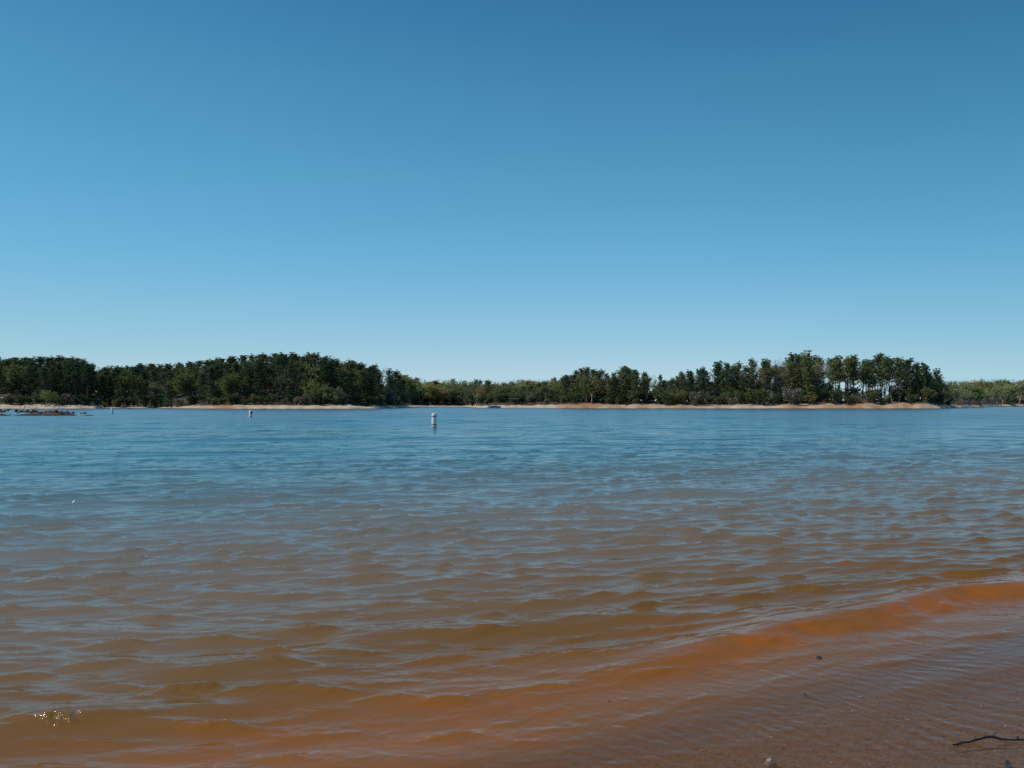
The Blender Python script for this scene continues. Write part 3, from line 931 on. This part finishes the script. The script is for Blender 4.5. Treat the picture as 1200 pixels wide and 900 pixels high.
landmark(471, 472, 434, 40, 'thin', 1, 'olive', 'slender thin tree sticking up at the right end of the left forest skyline', .7)
landmark(286, 472, 424, 95, 'broad', 2, 'bright', 'pale green tree topping the left hill skyline at its left shoulder')
landmark(553, 472, 454, 20, 'broad', 1, 'bright', 'bright lime green tree among rusty trees at the back of the cove')
landmark(544, 472, 452, 22, 'broad', 3, 'rust', 'rusty orange budding tree at the back of the cove left of the lime green one')
landmark(480, 472, 447, 24, 'broad', 2, 'yellow', 'golden budding tree where the cove woods begin at the end of the left forest')
landmark(943, 470, 415, 24, 'high', 0, 'rust', 'big golden-brown budding tree highest among the pines of the wooded point', 1.15)
landmark(922, 470, 420, 30, 'high', 2, 'olive', 'olive-gold budding tree left of the highest golden-brown tree on the point')
landmark(775, 470, 440.5, 26, 'tall', 2, 'blue', 'lone thin pine at the left tip of the wooded point beside the gap', .75)
landmark(1004, 470, 463, 16, 'bush', 1, 'bright', 'fresh green little bush in the dark hollow at the foot of the point', 1.0)

#OBJECTS
# ------------------------------------------------------------------ rocks
import bmesh
M_ROCK = noise_mat('weathered_rock', (.17, .13, .10), (.36, .30, .24), 2.2, .9, .5)
M_RED = noise_mat('iron_rock', (.10, .062, .048), (.23, .160, .125), 2.0, .9, .5)
M_PALE = noise_mat('pale_riprap', (.34, .31, .27), (.55, .50, .44), 2.0, .9, .4)
M_DARK = noise_mat('dark_stone', (.035, .032, .03), (.085, .075, .065), 6.0, .55, .4)

def rock_mesh(seed, mat, flat=.6, sub=2):
    bm = bmesh.new()
    bmesh.ops.create_icosphere(bm, subdivisions=sub, radius=1)
    rs = np.random.default_rng(seed)
    planes = [(Vector(rs.normal(size=3)).normalized(), rs.uniform(.55, .95)) for _ in range(9)]
    for v in bm.verts:
        c = v.co.copy()
        for n, d in planes:
            e = c.dot(n) - d
            if e > 0: c -= n * e
        c.z *= flat
        v.co = c + Vector(rs.normal(0, .02, 3))
    me = bpy.data.meshes.new('rock')
    bm.to_mesh(me); bm.free()
    me.materials.append(mat)
    return me
ROCKS = {k: [rock_mesh(600 + 10 * i + j, m, f) for j, f in enumerate((.55, .7, .5, .8))] for i, (k, m) in enumerate((('grey', M_ROCK), ('red', M_RED), ('pale', M_PALE), ('dark', M_DARK)))}

def rock(kind, loc, size, label, group=None, stretch=None, name='rock', cat='rock'):
    o = bpy.data.objects.new(name, ROCKS[kind][int(trs.integers(4))])
    COL.objects.link(o)
    o.location = loc
    st = stretch or (trs.uniform(.8, 1.6), trs.uniform(.7, 1.1), trs.uniform(.7, 1.1))
    o.scale = [size * q for q in st]
    o.rotation_euler = (trs.normal(0, .15), trs.normal(0, .15), trs.uniform(0, 6.28) if stretch is None else trs.normal(0, .2))
    return tag(o, label, cat, group)

trs = np.random.default_rng(908)
# rubble spit reaching in from the left
for i in range(120):
    f = trs.random() ** 1.25
    px = -50 + 152 * f
    base = on_level(px, 487.1)
    y = base.y + trs.normal(.4, 1.3) * (1 - .55 * f)
    x = base.x * y / base.y
    z = max(gz(x, y), -.03)
    sz = trs.uniform(.14, .40) * (1.1 - .55 * f)
    k = 'red' if trs.random() < .62 else ('dark' if trs.random() < .75 else 'grey')
    lab = {'red': 'reddish-brown rock of the low rubble spit in the water at left', 'dark': 'nearly black wet rock of the low rubble spit in the water at left',
           'grey': 'greyish-tan rock of the low rubble spit in the water at left'}[k]
    rock(k, (x, y, z + sz * .12), sz, lab, f'{k} rocks of the spit')
rock('dark', on_level(108.5, 486.6, .0), .13, 'last dark wet stone off the right tip of the rubble spit', None, (1.6, .7, .7))
trs = np.random.default_rng(909)
# stony beach at far left
for i in range(95):
    px = 18 + 108 * trs.random() ** .9
    d = trs.uniform(2, 17)
    Yw = float(WATERLINE(px)) + d
    x = (px - 600) / F * Yw
    k = 'pale' if trs.random() < .68 else 'grey'
    rock(k, (x, Yw, gz(x, Yw) + .05), trs.uniform(.18, .5), {'pale': 'pale stone scattered on the beach under the far left trees', 'grey': 'brown-grey stone scattered on the beach under the far left trees'}[k], f'{k} stones on the left beach')
trs = np.random.default_rng(910)
# rocks and eroded lumps along the point
for i in range(60):
    px = trs.choice([trs.uniform(690, 880), trs.uniform(885, 1000), trs.uniform(1010, 1100)])
    d = trs.uniform(9, 18)
    Yw = float(WATERLINE(px)) + d
    x = (px - 600) / F * Yw
    k = 'grey' if trs.random() < .5 else 'red'
    rock(k, (x, Yw, gz(x, Yw) + .05), trs.uniform(.25, .7), {'grey': 'grey-tan rock at the top of the eroded bank of the wooded point', 'red': 'rust-brown rock at the top of the eroded bank of the wooded point'}[k], f'{k} rocks on the bank of the point')
def place(px, d):
    Yw = float(WATERLINE(px)) + d
    x = (px - 600) / F * Yw
    return Vector((x, Yw, gz(x, Yw)))
rock('dark', place(311.5, 1.0), .7, 'lone dark rock at the water edge of the left pale beach behind the middle buoy', None, (1.5, .8, .8))
rock('pale', place(267, 14), .55, 'white stone on the red bank patch, left one of the pair', None, (1.1, .8, 1))
rock('pale', place(275, 14), .5, 'white stone on the red bank patch, right one of the pair', None, (1.1, .8, 1))
rock('grey', place(901.5, 12), 1.3, 'large grey boulder on the bank below the olive trees of the point', None, (1.9, .9, .8))
rock('grey', place(933, 14), 1.1, 'long grey boulder under the golden-brown tree on the point', None, (2.0, .8, .7))
rock('grey', place(984, 11), .8, 'pale grey boulder low on the bank left of the dark hollow', None, (1.5, .8, .8))

# ------------------------------------------------------------------ logs and driftwood
M_DRIFT = noise_mat('driftwood', (.28, .22, .18), (.46, .39, .32), 4, .9)
M_LOG = noise_mat('red_log', (.17, .085, .075), (.30, .17, .15), 4, .9)
M_WETWOOD = noise_mat('wet_wood', (.006, .005, .004), (.022, .016, .012), 40, .38, .5, spec=.5, bdist=.002)

def log(name, p, ln, rad, rz, mat, label, cat, lift=0.0, twigs=2, seed=1):
    rs = np.random.default_rng(seed)
    e = empty(name, p, rz)
    tag(e, label, cat)
    m = MB()
    pts = [Vector((t * ln - ln / 2, rs.normal(0, .04) * ln * .3, rad * .7 + lift * t + rs.normal(0, .02))) for t in np.linspace(0, 1, 7)]
    m.tube(pts, [rad * (1.05 - .5 * i / 6) for i in range(7)], 9)
    m.build('stem', mat, e, True)
    for i in range(twigs):
        b = MB()
        q = pts[2 + i % 4]
        dv = Vector((rs.uniform(-.3, .8), rs.uniform(-.6, .6), rs.uniform(.5, 1.0))).normalized()
        b.tube([q, q + dv * ln * .16, q + dv * ln * .28 + Vector((.1, 0, .05))], [rad * .4, rad * .25, rad * .1], 6)
        b.build('branch', mat, e, True)
    return e
log('fallen_log', place(386, 16), 3.3, .30, .1, M_LOG, 'reddish fallen log lying along the top of the left beach', 'log', .2, 2, 3)
log('fallen_log', place(407, 15), 2.6, .2, -.1, M_DRIFT, 'pale grey log on the beach right of the reddish log', 'log', .1, 1, 4)
log('driftwood', place(1015, 13), 3.8, .17, .25, M_DRIFT, 'pale bleached branch sloping up the bank beside the dark hollow', 'driftwood', 1.5, 3, 5)
log('driftwood', place(1052, 12), 3.2, .14, -.2, M_DRIFT, 'bleached driftwood lying on the orange bank right of the dark hollow', 'driftwood', .4, 3, 6)
log('fallen_log', place(965, 14), 3.6, .22, .05, M_LOG, 'brown log at the top of the bank under the golden-brown tree', 'log', .4, 2, 7)
log('fallen_log', place(736, 12), 2.4, .16, .1, M_LOG, 'short brown log on the bank under the middle pine clump', 'log', .2, 1, 8)
log('driftwood', place(350.5, 15), 2.2, .09, 1.2, M_DRIFT, 'thin pale branch standing against the forest edge of the left beach', 'driftwood', 1.6, 2, 9)

# ------------------------------------------------------------------ buoys
M_WHITE = noise_mat('buoy_white', (.70, .67, .62), (.84, .82, .79), 9, .45, .05)
M_ORANGE = noise_mat('buoy_band', (.23, .055, .02), (.34, .085, .03), 9, .5)
M_STAIN = noise_mat('waterline_stain', (.34, .27, .19), (.55, .48, .38), 7, .6)
M_BLACK = noise_mat('dull_black', (.02, .02, .025), (.05, .045, .05), 9, .5)
def buoy(p, r, h, tilt, label, bands=True, patch_span=None, stripe_color=None):
    e = empty('buoy', p)
    e.rotation_euler = (tilt[0], tilt[1], 0)
    tag(e, label, 'buoy', 'buoys across the swimming cove')
    b = MB()
    b.lathe([(0.001, -.55), (r * .8, -.55), (r, -.45), (r, .12), (r, h - .10), (r * .96, h - .04), (r * .80, h - .008), (r * .55, h), (0.001, h + .004)], 28)
    b.build('body', M_WHITE, e, True)
    s = MB()
    s.lathe([(r + .002, -.2), (r + .0045, -.1), (r + .0045, .07), (r + .002, .10)], 28)
    s.build('waterline_collar', M_STAIN, e, True)
    if bands:
        for z in (h - .215, .215):
            k = MB()
            k.lathe([(r + .001, z - .038), (r + .007, z - .03), (r + .007, z + .03), (r + .001, z + .038)], 28)
            k.build('band', M_ORANGE, e, True)
    lug = MB()
    lug.tube([(-.035, 0, h - .01), (-.03, 0, h + .035), (.03, 0, h + .035), (.035, 0, h - .01)], [.008] * 4, 6)
    lug.build('lifting_eye', M_BLACK, e, True)
    if patch_span:  # curved dark patch over part of the body's side
        a0, a1, z0, z1 = patch_span
        k = MB()
        V = []; n = 8
        for i in range(n + 1):
            a = a0 + (a1 - a0) * i / n
            for z in (z0, z1):
                V.append(((r + .006) * math.cos(a), (r + .006) * math.sin(a), z))
        k.add(V, [(2 * i, 2 * i + 2, 2 * i + 3, 2 * i + 1) for i in range(n)])
        k.build('dark_patch', M_BLACK, e, True)
    return e
pb = on_level(508.6, 501); buoy((pb.x, pb.y, 0), .178, 1.03, (.02, .012), 'nearest and largest white buoy with an orange band near top and bottom')
pb = on_level(293.6, 489.0); buoy((pb.x, pb.y, 0), .20, .88, (0, .03), 'middle white buoy with a dark patch on its right side, off the left beach', False, (R(-75), R(-5), .42, .78))
pb = on_level(131.4, 485.2); buoy((pb.x, pb.y, 0), .20, 1.02, (.02, -.02), 'farthest small pale buoy near the tip of the rubble spit', False)

# white float adrift on the left
M_FLOAT = noise_mat('float_white', (.78, .78, .77), (.85, .85, .84), 30, .4)
pf = on_level(87, 589.6)
fl = empty('fishing_float', (pf.x, pf.y, .01)); fl.rotation_euler = (0, .35, 0)
tag(fl, 'tiny white float drifting alone on the water at left', 'float')
b = MB(); b.lathe([(.001, -.03), (.018, -.026), (.029, -.010), (.030, .004), (.024, .020), (.010, .030), (.001, .032)], 18); b.build('bulb', M_FLOAT, fl, True)
b = MB(); b.tube([(0, 0, .03), (0, 0, .055)], [.005, .004], 8); b.build('tip', M_FLOAT, fl, True)

# ------------------------------------------------------------------ moored boat at the cove beach
M_ALU = noise_mat('boat_aluminium', (.42, .44, .46), (.52, .54, .56), 3, .35, metallic=.6)
M_BOATBLUE = noise_mat('boat_blue_panel', (.035, .10, .15), (.05, .13, .19), 3, .45)
M_BOATWHITE = noise_mat('boat_white_panel', (.66, .66, .64), (.76, .76, .74), 3, .45)
M_SEAT = noise_mat('boat_seat', (.30, .30, .31), (.40, .40, .40), 3, .7)
M_GLASS = noise_mat('dark_glass', (.012, .014, .016), (.02, .022, .024), 3, .12, spec=.6)
bp_ = on_level(578.4, 478.5)
bt = empty('pontoon_boat', (bp_.x, bp_.y, 0), R(4))
tag(bt, 'low blue and white pontoon boat moored at the beach at the back of the cove', 'boat')
LB = 5.0
for sy in (-.75, .75):
    m = MB(); m.tube([(-LB / 2 - .25, sy, .20), (-LB / 2, sy, .12), (LB / 2 - .1, sy, .12), (LB / 2, sy, .12)], [.05, .26, .26, .22], 14); m.build('pontoon', M_ALU, bt, True)
m = MB(); m.box((0, 0, .41), (LB, 2.2, .07)); m.build('deck', M_ALU, bt)
for sy in (-1.05, 1.05):
    m = MB(); m.box((.55, sy, .70), (LB - 1.3, .05, .50)); m.build('side_panel', M_BOATBLUE, bt)
    m = MB(); m.tube([(-1.35, sy, .97), (LB / 2 - .1, sy, .97)], [.022, .022], 8); m.build('rail', M_ALU, bt, True)
m = MB(); m.box((-LB / 2 + .62, 0, .70), (1.0, 2.05, .48)); m.box((-LB / 2 + .25, 0, .58), (.4, 1.7, .26)); m.build('bow_panel', M_BOATWHITE, bt)
m = MB(); m.box((.35, -.45, .80), (.5, .7, .7)); c_ = m.build('console', M_BOATWHITE, bt)
m = MB(); m.box((.15, -.45, 1.22), (.04, .6, .15)); m.build('windscreen', M_GLASS, c_)
for x_ in (1.1, 1.9):
    m = MB(); m.box((x_, .3, .62), (.6, 1.2, .35)); m.box((x_ + .28, .3, .86), (.1, 1.2, .30)); m.build('seat', M_SEAT, bt)
m = MB(); m.box((LB / 2 + .22, 0, .55), (.34, .34, .75)); m.box((LB / 2 + .22, 0, .05), (.12, .12, .6)); m.build('outboard_motor', M_BLACK, bt)

# ------------------------------------------------------------------ things under the trees of the far shore
M_CARWHITE = noise_mat('car_white', (.70, .71, .72), (.76, .77, .78), 2, .3, spec=.5)
M_TYRE = noise_mat('tyre', (.015, .015, .015), (.03, .03, .03), 4, .9)
M_HUB = noise_mat('wheel_rim', (.35, .35, .36), (.45, .45, .46), 4, .4, metallic=.8)
def vehicle(name, p, rz, prof, glass, width, wb, label, cat):
    e = empty(name, p, rz)
    tag(e, label, cat)
    m = MB()
    n = len(prof)
    V = []
    for sx in (-1, 1):
        for (a, z) in prof:
            ins = 1.0 if z < 1.0 else .86
            V.append((sx * width / 2 * ins, a, z))
    Fc = [tuple(range(n)), tuple(n + i for i in reversed(range(n)))] + [(i, n + i, n + (i + 1) % n, (i + 1) % n) for i in range(n)]
    m.add(V, Fc); m.build('body', M_CARWHITE, e)
    for (a0, z0, a1, z1) in glass:
        g = MB(); dy, dz = a1 - a0, z1 - z0
        ln = math.hypot(dy, dz); ny, nz = -dz / ln * .012, dy / ln * .012
        hw = width * .38
        g.add([(-hw, a0 + ny, z0 + nz), (hw, a0 + ny, z0 + nz), (hw, a1 + ny, z1 + nz), (-hw, a1 + ny, z1 + nz)], [(0, 1, 2, 3)])
        g.build('window', M_GLASS, e)
    for sx in (-1, 1):
        for a in (-wb / 2, wb / 2):
            w = MB(); c0 = Vector((sx * (width / 2 - .16), a, .32)); w.tube([c0, c0 + Vector((sx * .19, 0, 0))], [.32, .32], 18)
            wo_ = w.build('wheel', M_TYRE, e)
            h_ = MB(); h_.tube([c0 + Vector((sx * .18, 0, 0)), c0 + Vector((sx * .20, 0, 0))], [.19, .17], 14); h_.build('rim', M_HUB, wo_)
    return e
VAN = [(-2.4, .35), (-2.42, .95), (-2.0, 1.15), (-1.45, 1.95), (-1.2, 2.05), (2.35, 2.05), (2.42, 1.0), (2.4, .35)]
CAR = [(-2.2, .35), (-2.22, .72), (-1.2, .92), (-.55, 1.40), (.9, 1.43), (1.55, 1.0), (2.15, .92), (2.2, .35)]
vehicle('van', place(4.3, 40), R(20), VAN, [(-1.93, 1.24, -1.5, 1.88)], 1.9, 2.9, 'white van standing in the tree shade at the far left edge', 'van')
vehicle('parked_car', place(213.5, 42), R(80), CAR, [(-1.12, .98, -.6, 1.36), (.98, 1.40, 1.48, 1.06)], 1.75, 2.6, 'white car half hidden in the dark woods above the small left cove', 'car')
# shelter
sp = place(602.5, 21)
sh = empty('picnic_shelter', sp, R(3)); tag(sh, 'small open shelter with a pale flat roof before the trees of the middle beach', 'shelter')
M_ROOF = noise_mat('shelter_roof', (.40, .39, .38), (.50, .49, .47), 2, .6)
M_POST = noise_mat('shelter_post', (.10, .075, .05), (.16, .12, .09), 5, .9)
m = MB(); m.box((0, 0, 2.25), (3.6, 2.8, .14)); m.box((0, 0, 2.15), (3.3, 2.5, .07)); m.build('roof', M_ROOF, sh)
for sx in (-1.5, 1.5):
    for sy in (-1.1, 1.1):
        m = MB(); m.box((sx, sy, .9), (.12, .12, 2.4)); m.build('post', M_POST, sh)
# pale marker post on the cove beach
mp_ = place(504.6, 6)
po = empty('marker_post', mp_); tag(po, 'pale marker post standing on the small beach behind the nearest buoy', 'post')
m = MB(); m.tube([(0, 0, -.4), (0, 0, 1.55)], [.17, .16], 10); m.build('stem', M_DRIFT, po, True)
m = MB(); m.tube([(0, 0, 1.55), (0, 0, 1.68)], [.19, .12], 10); m.build('cap', M_DRIFT, po, True)

# ------------------------------------------------------------------ foreground bits
pts = [(1116.5, 872.8), (1123, 871.8), (1126, 870.2), (1136, 869.6), (1142, 867.6), (1150, 865.6), (1155, 863.8), (1161, 863.4), (1167, 864.2), (1172, 866), (1180, 866.6), (1188, 867.2), (1197, 866.8), (1212, 867.6), (1232, 865), (1262, 868)]
zz = [.004, .006, .008, .010, .014, .020, .028, .030, .026, .016, .012, .010, .012, .012, .016, .010]
P = [on_level(a, b_, z) for (a, b_), z in zip(pts, zz)]
st = empty('stick', P[5].copy()); tag(st, 'thin black crooked stick lying in the shallow wash at lower right', 'stick')
def loc_(v): return v - P[5]
m = MB(); m.tube([loc_(p) for p in P], [.0030, .0048, .0050, .0046, .0052, .0056, .0062, .0062, .0058, .0050, .0042, .0042, .0045, .004, .0035, .002], 9); m.build('stem', M_WETWOOD, st, True)
k0 = on_level(1193, 867, .012); k1 = on_level(1192.3, 863.6, .020)
m = MB(); m.tube([loc_(k0), loc_(k1), loc_(k1) + Vector((.004, 0, .004))], [.006, .0042, .001], 7); m.build('knot', M_WETWOOD, st, True)
for a_, b_ in (((1162, 863.6, .030), (1169, 858.5, .034)), ((1176, 866.2, .014), (1183, 870.8, .004)), ((1145, 866.8, .017), (1141, 863.2, .026))):
    k0, k1 = on_level(*a_), on_level(*b_)
    m = MB(); m.tube([loc_(k0), loc_((k0 + k1) / 2) + Vector((0, .002, .002)), loc_(k1)], [.0032, .0022, .0008], 6); m.build('twig', M_WETWOOD, st, True)
k0 = on_level(1128, 870.4, .009); k1 = on_level(1121, 874.2, .004)
m = MB(); m.tube([loc_(k0), loc_(k1)], [.0035, .0015], 6); m.build('twig', M_WETWOOD, st, True)
def loose_twig(a, b_, label):
    A, B = on_level(*a, .006), on_level(*b_, .006)
    M_ = (A + B) / 2
    m = MB(); m.tube([A - M_, Vector((.003, .004, .002)), B - M_], [.0016, .0022, .0012], 6)
    o = m.build('twig', M_WETWOOD, None, True); o.location = M_
    tag(o, label, 'twig')
loose_twig((941, 812.5), (948, 817.5), 'short dark twig floating in the wash left of the crooked stick')
def stone(px, py, w, proud, label, kind='dark'):
    p = on_level(px, py)
    b0 = gz(p.x, p.y)
    me = ROCKS[kind][1]
    zs = [v.co.z for v in me.vertices]
    k = (proud - b0 + .01) / (max(zs) - min(zs))
    o = bpy.data.objects.new('pebble', me); COL.objects.link(o)
    o.scale = (w, w * .75, k); o.location = (p.x, p.y, b0 - .01 - min(zs) * k); o.rotation_euler = (0, 0, px)
    tag(o, label, 'pebble')
stone(961, 771.5, .042, .016, 'dark pebble breaking the surface below the orange wave')
stone(903, 890, .040, .012, 'grey-brown pebble showing at the bottom edge of the shallows', 'grey')
stone(1181, 893, .015, .009, 'tiny black pebble under the crooked stick')
stone(716, 822, .035, .004, 'dark pebble drowned in the brown shallows at lower middle')
trs = np.random.default_rng(950)
M_FLECK = noise_mat('pale_fleck', (.50, .36, .20), (.66, .54, .36), 30, .6)
M_DFLECK = noise_mat('dark_fleck', (.02, .014, .01), (.06, .04, .025), 30, .6)
DARKFLECK = rock_mesh(690, M_DFLECK, .5)
for i in range(90):
    px, py = trs.uniform(560, 1198), trs.uniform(735, 897)
    if py < 1275 - .5 * px: continue
    p = on_level(px, py, .006)
    dark = trs.random() < .45
    o = bpy.data.objects.new('debris_fleck', DARKFLECK if dark else ROCKS['pale'][int(trs.integers(4))])
    COL.objects.link(o); o.location = p; o.rotation_euler = (0, 0, trs.uniform(0, 6.28))
    k = trs.uniform(.0018, .0042); o.scale = (k * trs.uniform(1.3, 3.2), k, k * .5)
    tag(o, 'tiny dark fleck of bark on the thin wash at lower right' if dark else 'tiny pale fleck of debris on the thin wash at lower right', 'fleck', 'dark flecks on the wash' if dark else 'pale flecks on the wash')
